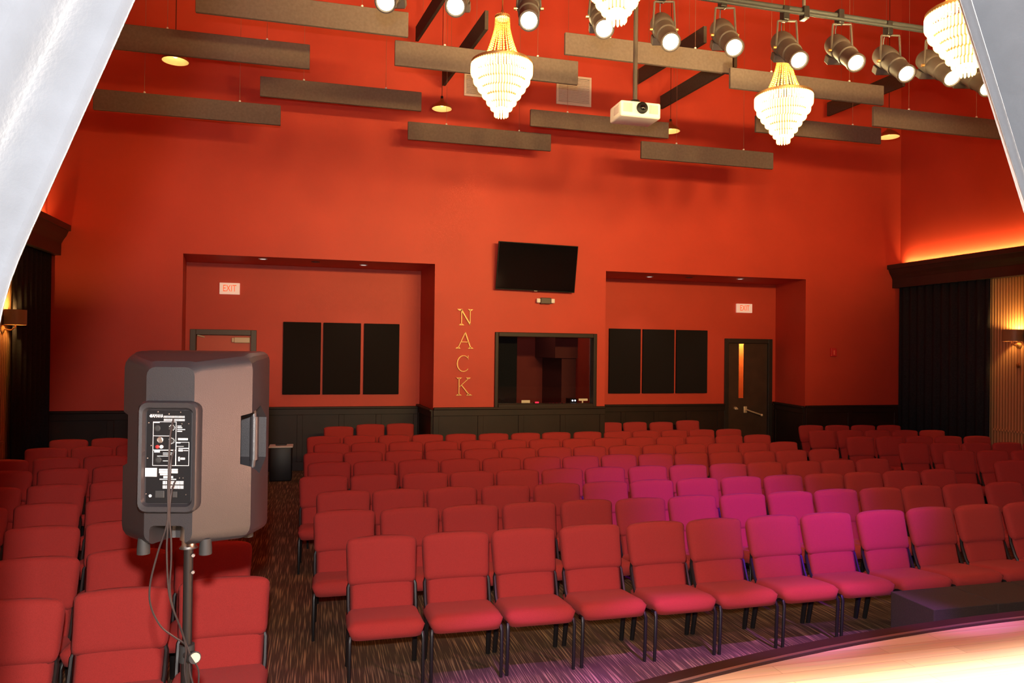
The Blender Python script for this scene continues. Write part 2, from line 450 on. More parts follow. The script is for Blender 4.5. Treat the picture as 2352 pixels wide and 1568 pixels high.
# ------------------------------------------------------------------ doors
def frame_bm(x0, x1, z1, y, w, d0, d1):
    return MB().box((x0-w, y-d0, 0), (x0+.012, y+d1, z1+w), .006, 1).box((x1-.012, y-d0, 0), (x1+w, y+d1, z1+w), .006, 1).box((x0+.012, y-d0, z1-.012), (x1-.012, y+d1, z1+w), .006, 1)
dl = bpy.data.objects.new('door_1', None); COL.objects.link(dl); struct(dl); dl.location = (0, YN, 0)
frame_bm(DL0, DL1, DZ, 0, .085, .03, .19).obj('door_frame', 'doorframe', dl)
leaf = MB().box((DL0+.015, .06, .01), (DL1-.015, .105, DZ-.015), .004, 1).obj('door_leaf', 'doorred', dl)
MB().box((DL1-.30, .0, DZ-.15), (DL1-.03, .06, DZ-.05), .012).box((DL1-.34, .01, DZ-.14), (DL1-.30, .05, DZ-.06), .008).obj('door_closer', 'tan', dl)
MB().tube([(DL0+.03, .02, DZ-.02), (DL0+.15, .035, DZ-.055)], .012).obj('closer_arm', 'tan', dl)
dr = bpy.data.objects.new('door_2', None); COL.objects.link(dr); struct(dr); dr.location = (0, YN, 0)
frame_bm(DR0, DR1, DZ, 0, .085, .03, .19).obj('door_frame', 'wood', dr)
g0, g1, gz0, gz1 = 8.745, 8.885, 1.275, 2.44
MB().box((DR0+.012, .03, .01), (g0, .075, DZ-.012)).box((g1, .03, .01), (DR1-.012, .075, DZ-.012)).box((g0, .03, .01), (g1, .075, gz0)).box((g0, .03, gz1), (g1, .075, DZ-.012)).obj('door_leaf', 'doorwood', dr)
MB().box((g0, .05, gz0), (g1, .056, gz1)).obj('door_glass', 'glass', dr)
MB().box((8.86, .0, .96), (8.94, .03, 1.10), .01).tube([(8.9, -.01, 1.03), (8.9, -.06, 1.03), (8.98, -.065, 1.0), (9.23, -.065, .925)], .016).ball((9.25, -.065, .915), .03, 2).obj('push_bar', 'doorgold', dr, True)
MB().tube([(8.66, .03, 1.06), (8.66, -.02, 1.06)], .032, 12).box((8.62, -.04, 1.035), (8.70, -.02, 1.065), .008).obj('door_knob', 'doorgold', dr, True)

# ------------------------------------------------------------------ booth window
wf = bpy.data.objects.new('window_1', None); COL.objects.link(wf); struct(wf); wf.location = (0, YW, 0)
x0, x1, z0, z1 = 3.055, 4.95, 1.245, 2.545
MB().box((x0-.015, -.05, z0-.03), (x0+.05, .16, z1+.02), .01).box((x1-.05, -.05, z0-.03), (x1+.015, .16, z1+.02), .01).box((x0+.05, -.05, z1-.06), (x1-.05, .16, z1+.02), .01).box((x0+.05, -.06, z0-.05), (x1-.05, .16, z0+.04), .01).obj('window_frame', 'wood2', wf)
MB().box((x0+.05, .07, z0+.04), (x1-.05, .078, z1-.06)).obj('window_pane', 'glass', wf)
tag(MB().box((3.3, 13.05, 1.12), (4.98, 13.5, 1.16), .005).box((3.35, 13.1, 0), (3.42, 13.45, 1.12)).box((4.85, 13.1, 0), (4.92, 13.45, 1.12)).obj('booth_desk', 'wood'), 'dark desk inside the booth, right behind its window', 'desk')
tb = thing('sound_mixer', 'dark mixing desk with a row of red lamps behind the booth window', 'mixer', (4.29, 13.2, 1.18))
MB().box((-.2, -.1, -.02), (.2, .2, .07), .01).obj('mixer_case', 'tvcase', tb)
for k in range(5): MB().ball((-.12+.07*k, -.11, .085), .012, 2).obj('red_lamp', 'ledred', tb)
tb = thing('light_console', 'low control desk with tan and red keys, left side of booth window', 'console', (3.79, 13.2, 1.18))
MB().box((-.2, -.1, -.02), (.22, .2, .08), .01).obj('console_case', 'tvcase', tb)
MB().box((-.16, -.112, .10), (.0, -.1, .15), .003).box((-.03, -.112, .075), (.06, -.1, .095), .003).obj('key_strip', 'lampwarm', tb)
MB().box((.10, -.112, .085), (.17, -.1, .12), .003).obj('red_key', 'ledred', tb)
tb = thing('rack_unit', 'rack box with two white lamps and a blue lamp in the booth', 'rack', (4.66, 13.2, 1.18))
MB().box((-.07, -.05, -.02), (.07, .2, .17), .01).obj('rack_case', 'tvcase', tb)
for k in range(2): MB().ball((-.025+.05*k, -.06, .135), .016, 2).obj('white_lamp', 'ledwhite', tb)
MB().ball((.02, -.06, .05), .014, 2).obj('blue_lamp', 'ledblue', tb)
tag(MB().box((4.76, 13.12, 1.31), (4.93, 13.16, 1.35), .006).tube([(4.84, 13.16, 1.16), (4.84, 13.16, 1.32)], .012).obj('desk_lamp', 'lampwarm'), 'small tan lit strip at the right end of the booth desk', 'lamp')
lamp('booth_lamp', 'POINT', (3.9, 13.9, 3.1), 14, (1, .6, .4), shadow_soft_size=.15)

# ------------------------------------------------------------------ back-wall fittings
for k, (a, b) in enumerate(((-.611, .057), (.097, .776), (.832, 1.488), (5.733, 6.425), (6.475, 7.185), (7.236, 7.950))):
    side = 'left niche' if k < 3 else 'right niche'
    lab = ['leftmost', 'middle', 'rightmost'][k % 3]
    tag(MB().box((a, YN-.055, 1.39), (b, YN-.002, 2.71), .008).obj('sound_absorber', 'acoustic'),
        f'black fabric wall panel, {lab} of the three in the {side}', 'acoustic panel', 'black acoustic panels on the back wall')

# television, tilted downwards
tv = thing('television', 'large dark flat television tilted on the wall above the booth window', 'television', (3.75, YW-.20, 3.72))
tl = Matrix.Rotation(R(10), 4, 'X') @ Matrix.Rotation(R(.9), 4, 'Y')
MB().box((-.735, -.02, -.42), (.735, .02, .42), .006, 1, mtx=tl).box((-.5, .02, -.3), (.5, .05, .2), .01, 1, mtx=tl).obj('television_case', 'tvcase', tv)
MB().box((-.722, -.0215, -.402), (.722, -.0195, .408), mtx=tl).obj('screen', 'screen', tv)
MB().box((-.03, -.024, -.425), (.03, -.012, -.412), .002, 1, mtx=tl).obj('status_badge', 'steel', tv)
MB().box((-.15, .05, -.12), (.15, .195, .12), .01).obj('wall_bracket', 'tvcase', tv)

el = thing('emergency_light', 'dark emergency light box with two white lamp heads under the television', 'emergency light', (3.955, YW, 3.14))
MB().box((-.095, -.10, -.055), (.105, -.001, .055), .012).obj('battery_case', 'doorframe', el)
for s in (-1, 1):
    hd = MB().box((s*.135-.034, -.10, -.04), (s*.135+.034, -.03, .04), .012).obj('lamp_head', 'white', el)

al = thing('fire_alarm', 'small red fire alarm on the wall right of the niche', 'fire alarm', (10.045, YW, 2.28))
MB().box((-.065, -.05, -.085), (.065, -.001, .085), .01).obj('alarm_case', 'redplastic', al)
MB().box((-.016, -.056, -.05), (.016, -.05, .04), .003).obj('strobe_lens', 'strobe', al)

# vent grilles
for k, (a, b, c, d) in enumerate(((2.425, 3.09, 6.715, 7.12), (4.13, 4.805, 6.735, 7.275))):
    g = thing('vent_grille', ['white air vent high on the back wall, partly behind the chandelier', 'white air vent high on the back wall left of the projector'][k], 'vent', (a, YW, c), 0, 'air vents high on the back wall')
    w, h = b-a, d-c
    MB().box((0, -.03, 0), (w, -.001, .04), .005).box((0, -.03, h-.04), (w, -.001, h), .005).box((0, -.03, .04), (.04, -.001, h-.04), .005).box((w-.04, -.03, .04), (w, -.001, h-.04), .005).obj('grille_frame', 'grille', g)
    q = MB()
    for i in range(18):
        zz = .045+(h-.09)*i/18
        q.box((.04, -.024, zz), (w-.04, -.006, zz+(h-.09)/18*.55))
    q.obj('louvers', 'grille', g)
    MB().box((.03, -.005, .03), (w-.03, -.001, h-.03)).obj('grille_backing', 'grillein', g)

# exit signs with real lettering
def text_mesh(txt, size, depth):
    cu = bpy.data.curves.new('txt', 'FONT'); cu.body = txt; cu.size = size; cu.extrude = depth; cu.align_x = 'CENTER'; cu.align_y = 'CENTER'
    cu.resolution_u = 3
    o = bpy.data.objects.new('txt', cu); COL.objects.link(o)
    dg = bpy.context.evaluated_depsgraph_get()
    me = bpy.data.meshes.new_from_object(o.evaluated_get(dg))
    bpy.data.objects.remove(o); bpy.data.curves.remove(cu)
    me.materials.clear()
    return me
for k, (a, b, c, d) in enumerate(((-1.707, -1.367, 3.18, 3.385), (8.64, 9.01, 3.105, 3.297))):
    e = thing('exit_sign', ['white sign with red EXIT letters above the left niche door', 'white sign with red EXIT letters above the right niche door'][k], 'exit sign', ((a+b)/2, YN, (c+d)/2), 0, 'exit signs above the doors')
    w, h = (b-a)/2, (d-c)/2
    MB().box((-w, -.05, -h), (w, -.001, h), .006).obj('sign_case', 'exit', e)
    me = text_mesh('EXIT', .17, .002)
    me.transform(Matrix.Translation((0, -.052, 0)) @ Matrix.Rotation(PI/2, 4, 'X') @ Matrix.Diagonal((.66, 1, 1, 1)))
    link('exit_letters', me, 'exitred', e)

# gold letters N A C K
def letter(ch, label, x0, x1, z0, z1):
    o = MB(); W, Hh = x1-x0, z1-z0
    def st(a, b, wa, wb=None):
        wb = wb or wa
        a = Vector((a[0]*W, a[1]*Hh)); b = Vector((b[0]*W, b[1]*Hh)); t = (b-a).normalized(); n = Vector((-t.y, t.x))*.62
        o.prism([tuple(a+n*wa/2), tuple(a-n*wa/2), tuple(b-n*wb/2), tuple(b+n*wb/2)], -.035, -.004, 'y')
    def serif(x, z, w, up):
        zz, s = z*Hh, (1 if up else -1)
        o.prism([((x*W)-w/2, zz), ((x*W)+w/2, zz), ((x*W)+w/6, zz+s*.026), ((x*W)-w/6, zz+s*.026)], -.035, -.004, 'y')
    if ch == 'N':
        st((.24, .04), (.24, .97), .022); st((.84, .04), (.84, .98), .020); st((.22, .97), (.85, .04), .034)
        serif(.24, 0, .10, True); serif(.12, 1, .10, False); serif(.86, 1, .10, False)
    if ch == 'A':
        st((.13, .03), (.54, .97), .020); st((.54, .98), (.87, .03), .032); st((.3, .40), (.76, .40), .017)
        serif(.13, 0, .10, True); serif(.87, 0, .11, True)
    if ch == 'C':
        n = 26; a0, a1 = R(42), R(318)
        for i in range(n):
            p, q = a0+(a1-a0)*i/n, a0+(a1-a0)*(i+1)/n
            wt = .018+.014*max(0, math.cos((p+q)/2-PI))
            st((.5+.44*math.cos(p), .5+.46*math.sin(p)), (.5+.44*math.cos(q)*1.0, .5+.46*math.sin(q)), wt)
        st((.83, .98), (.83, .74), .014)
    if ch == 'K':
        st((.2, .03), (.2, .97), .026); st((.24, .5), (.82, .95), .018); st((.36, .58), (.86, .04), .030)
        serif(.2, 0, .11, True); serif(.2, 1, .11, False); serif(.86, 0, .12, True); serif(.80, 1, .09, False)
    me = o.obj('wall_letter', 'gold'); me.location = (x0, YW, z0)
    tag(me, label, 'letter', 'gold letters left of the booth window')
letter('N', 'gold serif letter N, topmost of the four on the wall', 2.37, 2.625, 2.672, 2.955)
letter('A', 'gold serif letter A on the wall, below the N', 2.335, 2.64, 2.262, 2.555)
letter('C', 'gold serif letter C on the wall, below the A', 2.35, 2.60, 1.85, 2.15)
letter('K', 'gold serif letter K, lowest of the four on the wall', 2.345, 2.62, 1.44, 1.755)

# niche downlights
for k, (px, py) in enumerate(((604, 594), (725, 601), (835, 608), (1492, 635), (1583, 637), (1700, 640))):
    p = atZ(px, py, SOF)
    side = 'left' if k < 3 else 'right'
    d = thing('downlight', f'{["leftmost", "middle", "rightmost"][k % 3]} small recessed ceiling light in the soffit of the {side} niche', 'ceiling light', (p.x, p.y, SOF), 0, 'recessed lights in the niche soffits')
    MB().lathe([(.075, -.001), (.075, -.008), (.052, -.010), (.052, -.001)], 20).obj('trim_ring', 'white' if k % 3 != 1 else 'doorframe', d, True)
    MB().lathe([(.05, -.002), (.05, -.006)], 20).obj('lens', 'downglow' if k % 3 != 1 else 'grillein', d)
    if k % 3 != 1:
        lamp('downlight_lamp', 'SPOT', (p.x, p.y, SOF-.03), 22, (1, .75, .55), (p.x, p.y, 0), spot_size=R(95), spot_blend=.7, shadow_soft_size=.04)

# sconces
def sconce(loc, sgn, label):
    s = thing('wall_sconce', label, 'wall lamp', loc)
    MB().lathe([(.05, 0), (.06, .008), (.03, .02)], 16, Matrix.Translation((0, 0, -.16)) @ Matrix.Rotation(sgn*PI/2, 4, 'Y')).tube([(0, 0, -.16), (sgn*.10, 0, -.17), (sgn*.15, 0, -.13), (sgn*.15, 0, -.06)], .009).lathe([(.004, -.09), (.03, -.07), (.03, -.055)], 12, Matrix.Translation((sgn*.15, 0, 0))).obj('bracket', 'gold', s, True)
    q = MB(); n = 24
    rings = [[q.bm.verts.new((sgn*.15+r*math.cos(2*PI*j/n)*.75, r*math.sin(2*PI*j/n), z)) for j in range(n)] for r, z in ((.165, -.10), (.165, .10), (.158, .10), (.158, -.10))]
    for i in range(4):
        for j in range(n): q.bm.faces.new((rings[i][j], rings[i][(j+1) % n], rings[(i+1) % 4][(j+1) % n], rings[(i+1) % 4][j]))
    q.obj('lamp_shade', 'shade', s, True)
    MB().ball((sgn*.15, 0, 0), .035, 2).obj('bulb', 'pendglow', s, True)
    lamp('sconce_lamp', 'POINT', Vector(loc)+Vector((sgn*.15, 0, .06)), 42, (1, .55, .16), shadow_soft_size=.035)
sconce((XR-.03, 10.08, 2.60), -1, 'brass wall sconce with brown drum shade on the right grooved wood wall')
sconce((XL+.03, 11.13, 2.60), 1, 'brass wall sconce with brown shade on the left wall beside the curtain')
tag(MB().lathe([(.03, 0), (.045, .01), (.02, .02), (.012, .045)], 16, Matrix.Translation((XR-.03, 10.08, 2.09)) @ Matrix.Rotation(-PI/2, 4, 'Y')).obj('wall_hook', 'brass', None, True), 'small brass knob on the wood wall below the right sconce', 'knob')

# trash bin
t = thing('trash_bin', 'dark trash bin with pale liner rim by the left niche wall', 'trash bin', (-.575, 13.15, 0))
q = MB(); q.box((-.18, -.15, 0), (.18, .15, .57), .03); q.obj('bin_body', 'bin', t, True)
MB().box((-.195, -.165, .56), (.195, .165, .585), .01).obj('bin_liner', 'liner', t)
MB().box((-.09, -.03, .585), (.09, .03, .61), .008).obj('lid_handle', 'bin', t)

# ------------------------------------------------------------------ hanging acoustic baffles
BAF = [(9.13, (450, -32), (938, 30), .305, 'topmost long grey baffle at the upper left, above the others'),
 (10.51, (262, 52), (712, 105), .335, 'long grey baffle behind the left pendant lamp'),
 (11.75, (598, 170), (968, 218), .30, 'grey baffle hanging left of the small pendant lamp beside the chandelier'),
 (11.18, (215, 200), (645, 247), .285, 'lowest grey baffle on the left, partly behind the white curtain'),
 (9.37, (907, 92), (1327, 143), .315, 'tan grey baffle behind the front left chandelier'),
 (12.07, (937, 277), (1265, 311), .29, 'grey baffle hanging just below the front left chandelier'),
 (9.11, (1297, 82), (1681, 117), .285, 'grey baffle crossed by the projector pole'),
 (11.46, (1218, 250), (1535, 283), .27, 'grey baffle behind the white projector'),
 (11.07, (1472, 331), (1775, 345), .28, 'lowest grey baffle, below and right of the projector'),
 (8.81, (1676, 162), (2028, 192), .275, 'tan grey baffle behind the right chandelier top'),
 (10.5, (1735, 268), (2022, 292), .27, 'grey baffle behind the right chandelier tiers'),
 (9.13, (2005, 248), (2310, 275), .29, 'rightmost grey baffle, its end behind the right stage curtain')]
for d, a, b, h, lab in BAF:
    p, q = atY(*a, d), atY(*b, d)
    z = (p.z+q.z)/2; L = q.x-p.x
    t = thing('acoustic_baffle', lab, 'baffle', (p.x, d, z-h), 0, 'grey baffles hung across the hall')
    MB().box((0, -.025, 0), (L, .025, h), .006, 1).obj('baffle_panel', 'baffle', t)
    for s in (.26, .77):
        MB().ball((L*s, -.0, h+.014), .016, 2).obj('hook', 'white', t, True)
        MB().tube([(L*s, 0, h), (L*s, 0, TOP-z+h)], .0028, 5).obj('suspension_wire', 'wire', t)
BEAM = [((1020, 162, 12.6), (1118, 24, 10.0), .265, 'dark baffle running in depth behind the left chandelier'),
 ((1463, 163, 12.6), (1620, 60, 10.0), .25, 'dark baffle running in depth right of the projector pole'),
 ((1519, 221, 12.6), (1690, 118, 10.0), .24, 'dark baffle running in depth above the middle pendant lamp'),
 ((1902, 236, 12.6), (2076, 160, 10.0), .27, 'dark baffle running in depth right of the right chandelier'),
 ((958, 62, 12.6), (1040, -70, 10.0), .25, 'dark baffle running in depth behind the uppermost row of lamps')]
for (ax, ay, ad), (bx, by, bd), h, lab in BEAM:
    p, q = atY(ax, ay, ad), atY(bx, by, bd)
    t = thing('ceiling_baffle', lab, 'baffle', (p.x, p.y, p.z-h), 0, 'dark baffles running towards the stage')
    v = q-p; w = .025
    m_ = MB(); vs = []
    for (o, zz) in ((Vector((0, 0, 0)), 0), (v, 0), (v, h), (Vector((0, 0, 0)), h)):
        for s in (-1, 1): vs.append(m_.bm.verts.new(o+Vector((s*w, 0, zz))))
    for f in ((0, 2, 4, 6), (1, 3, 5, 7), (0, 1, 3, 2), (2, 3, 5, 4), (4, 5, 7, 6), (6, 7, 1, 0)): m_.bm.faces.new([vs[i] for i in f])
    m_.obj('baffle_panel', 'beam', t)
    for s in (.2, .8):
        c = v*s
        MB().tube([(c.x, c.y, c.z+h), (c.x, c.y, TOP-p.z+h)], .0028, 5).obj('suspension_wire', 'wire', t)

# ------------------------------------------------------------------ pendant lamps
for (px, py, d, lab) in ((403, 128, 10.76, 'small dome pendant lamp at the upper left, below a long baffle'),
                         (1015, 240, 12.42, 'small dome pendant lamp left of the front left chandelier'),
                         (1540, 292, 11.96, 'small dome pendant lamp just right of the projector'),
                         (2042, 305, 10.73, 'small dome pendant lamp at the far right below a baffle')):
    p = atY(px, py, d)
    t = thing('pendant_lamp', lab, 'pendant lamp', p, 0, 'dome pendant lamps')
    MB().lathe([(.172, -.075), (.165, -.05), (.13, -.01), (.075, .03), (.045, .05), (.035, .085), (.02, .10), (.018, .10), (.03, .08), (.04, .048), (.07, .024), (.125, -.015), (.16, -.055), (.168, -.075)], 28, caps=False).obj('lamp_shade', 'brass', t, True)
    MB().lathe([(.166, -.0745), (.158, -.056), (.122, -.017), (.068, .021), (.03, .04)], 28, caps=False).obj('reflector', 'cream', t, True)
    MB().ball((0, 0, .0), .035, 2).obj('bulb', 'pendglow', t, True)
    MB().tube([(0, 0, .09), (0, 0, .14)], .022, 10).obj('socket', 'leg', t)
    MB().tube([(0, 0, .14), (0, 0, TOP-p.z)], .005, 6).obj('cord', 'leg', t)
    lamp('pendant_lamp_light', 'POINT', p+Vector((0, 0, -.045)), 2.2, (1, .62, .25), shadow_soft_size=.03)

# ------------------------------------------------------------------ projector
t = thing('projector', 'white projector with round dark lens hung from a pole', 'projector', (3.495, 7.7, 4.895))
MB().box((-.245, 0, 0), (.245, .33, .18), .022, 3).obj('projector_case', 'white', t, True)
ln = MB().lathe([(.066, -.005), (.066, .02), (.05, .03), (.02, .028)], 24, Matrix.Translation((.01, 0, .105)) @ Matrix.Rotation(PI/2, 4, 'X')).obj('lens_barrel', 'tvcase', t, True)
MB().ball((0, 0, 0), .045, 2).obj('lens_glass', 'screen', t, True).location = (.01, .0, .105)
for a in (-.215, .10):
    q = MB()
    for i in range(14): q.box((a+i*.008, -.004, .05), (a+i*.008+.0045, .001, .15))
    q.obj('vent_slots', 'grille', t)
q = MB()
for i in range(12): q.box((-.249, .06+i*.012, .05), (-.244, .067+i*.012, .14))
q.obj('side_vent', 'grille', t)
MB().box((-.09, .08, .18), (.09, .26, .20), .006).lathe([(.07, .20), (.055, .24), (.03, .25)], 16, Matrix.Translation((0, .17, 0))).obj('mount_plate', 'leg', t)
MB().tube([(0, .17, .24), (0, .17, TOP-4.895)], .026, 12).obj('mount_pole', 'lightbody', t)

# ------------------------------------------------------------------ chandeliers
ch = thing('chandelier', 'lit crystal chandelier, front left of the four, above the back rows', 'chandelier', (1.7, 7.0, 4.52), 0, 'crystal chandeliers')
objs = []
def cz(z): return z
q = MB()
prof = [(.066, 1.0), (.070, .93), (.072, .88), (.082, .83), (.098, .77), (.116, .71), (.140, .645), (.168, .585), (.205, .53)]
NS = 22
for j in range(NS):
    a = 2*PI*j/NS
    for i in range(len(prof)-1):
        (r1, h1), (r2, h2) = prof[i], prof[i+1]
        n = 3
        for k in range(n):
            f = (k+.5)/n; r, h = r1+(r2-r1)*f, h1+(h2-h1)*f
            b = bmesh.ops.create_icosphere(q.bm, subdivisions=1, radius=.0085)['verts']
            for v in b: v.co = Vector((v.co.x*.95, v.co.y*.95, v.co.z*1.25)) + Vector((r*math.cos(a), r*math.sin(a), h))
objs.append(q.obj('bead_strands', 'bead', ch, True))
objs.append(MB().lathe([(.055, 1.0), (.075, .985), (.075, .965), (.055, .96)], 24).lathe([(.020, 1.0), (.012, 1.05), (.004, 1.06)], 12).obj('crown', 'gold', ch, True))
objs.append(MB().lathe([(.292, .505), (.300, .515), (.300, .535), (.292, .540), (.284, .535), (.284, .510)], 40, caps=False).lathe([(.208, .525), (.216, .535), (.208, .545), (.20, .535)], 32, caps=False).obj('main_ring', 'gold', ch, True))
TIER = [(.293, .515, .115), (.268, .42, .095), (.226, .345, .090), (.182, .275, .085), (.138, .205, .085), (.098, .14, .075), (.062, .085, .085)]
for r, z, h in TIER:
    q = MB(); n = max(10, int(2*PI*r/.026))
    for j in range(n):
        a = 2*PI*j/n; mm = Matrix.Translation((r*math.cos(a), r*math.sin(a), z)) @ Matrix.Rotation(a, 4, 'Z')
        q.lathe([(.003, 0), (.0105, -.012), (.0105, -h*.80), (.0085, -h*.9), (.002, -h)], 6, mm)
    objs.append(q.obj('crystal_tier', 'crystal', ch))
objs.append(MB().lathe([(r-.012, z+.004) for r, z, h in TIER[1:]], 24, caps=False).obj('tier_frame', 'gold', ch, True))
for j in range(6):
    a = 2*PI*j/6
    objs.append(MB().ball((.16*math.cos(a), .16*math.sin(a), .43), .028, 2).obj('bulb', 'bulb', ch, True))
objs.append(MB().tube([(0, 0, 1.05), (0, 0, TOP-4.52)], .006, 6).obj('chain', 'brass', ch))
CK = kids_of(ch, objs)
CHP = [(1.7, 7.0), (4.85, 7.0), (1.97, 4.76), (5.06, 4.86)]
CHL = ['', 'lit crystal chandelier right of the projector, hanging behind a spotlight', 'lit crystal chandelier at the top edge between two spotlights', 'lit crystal chandelier at the upper right, cut by the right stage curtain']
for k, (x, y) in enumerate(CHP):
    if k: dup(ch, CK, (x, y, 4.52), (0, 0, .3*k), CHL[k])
    lamp('chandelier_light', 'POINT', (x, y, 4.90), 640, (1, .78, .36), shadow_soft_size=.12)

# ------------------------------------------------------------------ lighting pipe and spotlights
pb = thing('lighting_pipe', 'long dark lighting pipe carrying the row of spotlights', 'pipe', (0, 5.99, 5.46))
MB().tube([(-3, 0, 0), (9.5, 0, 0)], .024, 12).obj('pipe', 'rubber', pb, True)
MB().tube([(-3, -.03, -.045), (9.5, -.03, -.045)], .016, 8).obj('cable_run', 'rubber', pb, True)
for x in (-1.5, 1.2, 4.36, 7.6):
    MB().tube([(x, 0, 0), (x, 0, TOP-5.46)], .016, 8).obj('hanger_rod', 'lightbody', pb)
    MB().box((x-.03, -.05, -.09), (x+.03, .035, .03), .01).obj('hanger_clamp', 'leg', pb)
# prototype: origin at the clamp, lens ends up at (-.08,-.30,-.59)
LREL = Vector((-.06, -.31, -.59)); TREL = Vector((.07, .17, -.20))
sp = thing('stage_spotlight', '', 'spotlight', (0, 0, 0), 0, 'lit stage spotlights on the lighting pipe')
ax = (LREL-TREL).normalized(); qt = ax.to_track_quat('Z', 'Y')
MM = Matrix.Translation(TREL) @ qt.to_matrix().to_4x4()
LN = (LREL-TREL).length
so = []
so.append(MB().lathe([(.03, -.02), (.065, -.01), (.095, .03), (.102, .09), (.102, .20), (.095, .23), (.085, .24), (.085, .38), (.090, .385), (.090, .42), (.080, .43), (.078, LN-.04), (.084, LN-.03), (.084, LN), (.072, LN), (.069, LN-.02)], 24, MM).obj('barrel', 'lightbody', sp, True))
so.append(MB().lathe([(.001, LN-.012), (.05, LN-.006), (.066, LN-.014)], 24, MM, caps=False).obj('lens', 'lensglow', sp, True))
piv = TREL+ax*.24
sd = ax.cross(Vector((0, 0, 1))).normalized()
q = MB()
for s in (-1, 1):
    q.tube([piv+sd*s*.10, Vector((piv.x, piv.y, -.10))+sd*s*.085], .010, 6)
q.tube([Vector((piv.x, piv.y, -.10))-sd*.085, Vector((piv.x, piv.y, -.10))+sd*.085], .010, 6)
so.append(q.obj('yoke', 'lightbody', sp))
so.append(MB().box((-.03, -.04, -.10), (.03, .035, .035), .008).tube([(0, 0, -.08), (piv.x, piv.y, -.11)], .012, 8).obj('pipe_clamp', 'leg', sp))
so.append(MB().box((-.085, .09, -.035), (.085, .2, .035), .006, 1, mtx=MM @ Matrix.Translation((0, -.115, 0)) @ Matrix.Rotation(PI/2, 4, 'X') @ Matrix.Translation((0, 0, 0))).obj('gel_holder', 'lightbody', sp))
kn = []
for s in (-1, 1): kn.append(MB().tube([piv+sd*s*.10, piv+sd*s*.125], .016, 8).obj('tilt_knob', 'brass', sp))
so += kn
so.append(MB().tube([(.0, .02, 0), (.03, .09, -.12), (.06, .12, -.22), TREL+Vector((0, 0, .06))], .005, 6).obj('power_lead', 'cable', sp, True))
SK = kids_of(sp, so)
LENS = [(885, 5), (1046, 15), (1215, 48), (1388, 67), (1541, 97), (1687, 110), (1836, 139), (1967, 145), (2083, 170), (2188, 180), (2270, 203)]
for k, (px, py) in enumerate(LENS):
    p = atY(px, py, 5.68)
    loc = (p.x-LREL.x, 5.99, p.z-LREL.z)
    lab = f'lit black stage spotlight, {ORD[k]} from the left along the lighting pipe'
    if k == 0: sp.location = loc; sp['label'] = lab
    else: dup(sp, SK, loc, (0, 0, 0), lab)
    lp = p+ax*.03
    lamp('spotlight_beam', 'SPOT', lp, 2600, (1, .91, .85), (1.2+.30*k, 1.2, .7), spot_size=R(34), spot_blend=.5, shadow_soft_size=.06)

# ------------------------------------------------------------------ stage
def edge_y(x): return 3.6-(11.1-math.sqrt(max(0, 11.1**2-(x-4.3)**2)))
xs = [-3.9+.25*i for i in range(63)]
xs = [x for x in xs if x < 11.6]
def arc(o): return [(x, edge_y(x)+o) for x in xs]
struct(MB().prism(arc(-.14)+[(xs[-1], -4.4), (xs[0], -4.4)], .55, .70).obj('floor_stage', 'stage'))
struct(MB().prism(arc(-.04)+[(xs[-1], -4.4), (xs[0], -4.4)], 0, .55).obj('wall_stage_front', 'wood'))
def strip(o0, o1, z0, z1): return MB().prism(arc(o1)+arc(o0)[::-1], z0, z1)
struct(strip(-.14, -.115, .55, .702).obj('trim_15', 'wood'))
struct(strip(-.115, -.095, .55, .704).obj('trim_16', 'steel'))
struct(strip(-.095, 0, .52, .695).obj('trim_17', 'wood2'))

# step blocks beside the stage
for k, x0 in enumerate((4.36, 4.945, 5.53)):
    tag(MB().box((x0, 4.44, 0), (x0+.575, 4.86, .40), .006).obj('step_block', 'boxtop'),
        ['dark brown carpeted block beside the stage, left of the row', 'dark brown carpeted block beside the stage, right of the first block', 'dark brown carpeted block at the right end of the row'][k], 'block', 'dark blocks between the stage and the front row')

# ------------------------------------------------------------------ stacking chairs
def pillow(w, h, tf, tb, nx=12, nz=10, ex=7, bow=0, taper=0, power=3.0):
    # rounded cushion in the XZ plane: front bulges to -Y by tf, back to +Y by tb
    q = MB(); bm = q.bm
    def pos(i, k):
        s, t = -1+2*i/nx, -1+2*k/nz
        s, t = math.sin(s*PI/2)*.35+s*.65, math.sin(t*PI/2)*.35+t*.65
        mx = max(abs(s), abs(t))
        f = 1 if mx == 0 else mx/((abs(s)**ex+abs(t)**ex)**(1/ex))
        return s*f, t*f
    F_, B_ = {}, {}
    for i in range(nx+1):
        for k in range(nz+1):
            s, t = pos(i, k)
            e = ((1-min(1, abs(s))**power)*(1-min(1, abs(t))**power))
            e = max(0, e)**.42
            wx = w/2*(1-taper*(1-t)/2)
            x, z = s*wx, t*h/2
            border = i in (0, nx) or k in (0, nz)
            yb = -bow*(1-s*s)
            v = bm.verts.new((x, yb-tf*e, z))
            F_[i, k] = v
            B_[i, k] = v if border else bm.verts.new((x, yb+tb*e, z))
    for i in range(nx):
        for k in range(nz):
            bm.faces.new((F_[i, k], F_[i+1, k], F_[i+1, k+1], F_[i, k+1]))
            try: bm.faces.new((B_[i, k], B_[i, k+1], B_[i+1, k+1], B_[i+1, k]))
            except ValueError: pass
    return q
def add_mesh(q, mtx):
    for v in q.bm.verts: v.co = mtx @ v.co
    return q
c0 = thing('stacking_chair', '', 'chair', (0, 0, 0), 0, 'red stacking chairs in the hall')
cp = []
TB = R(15)
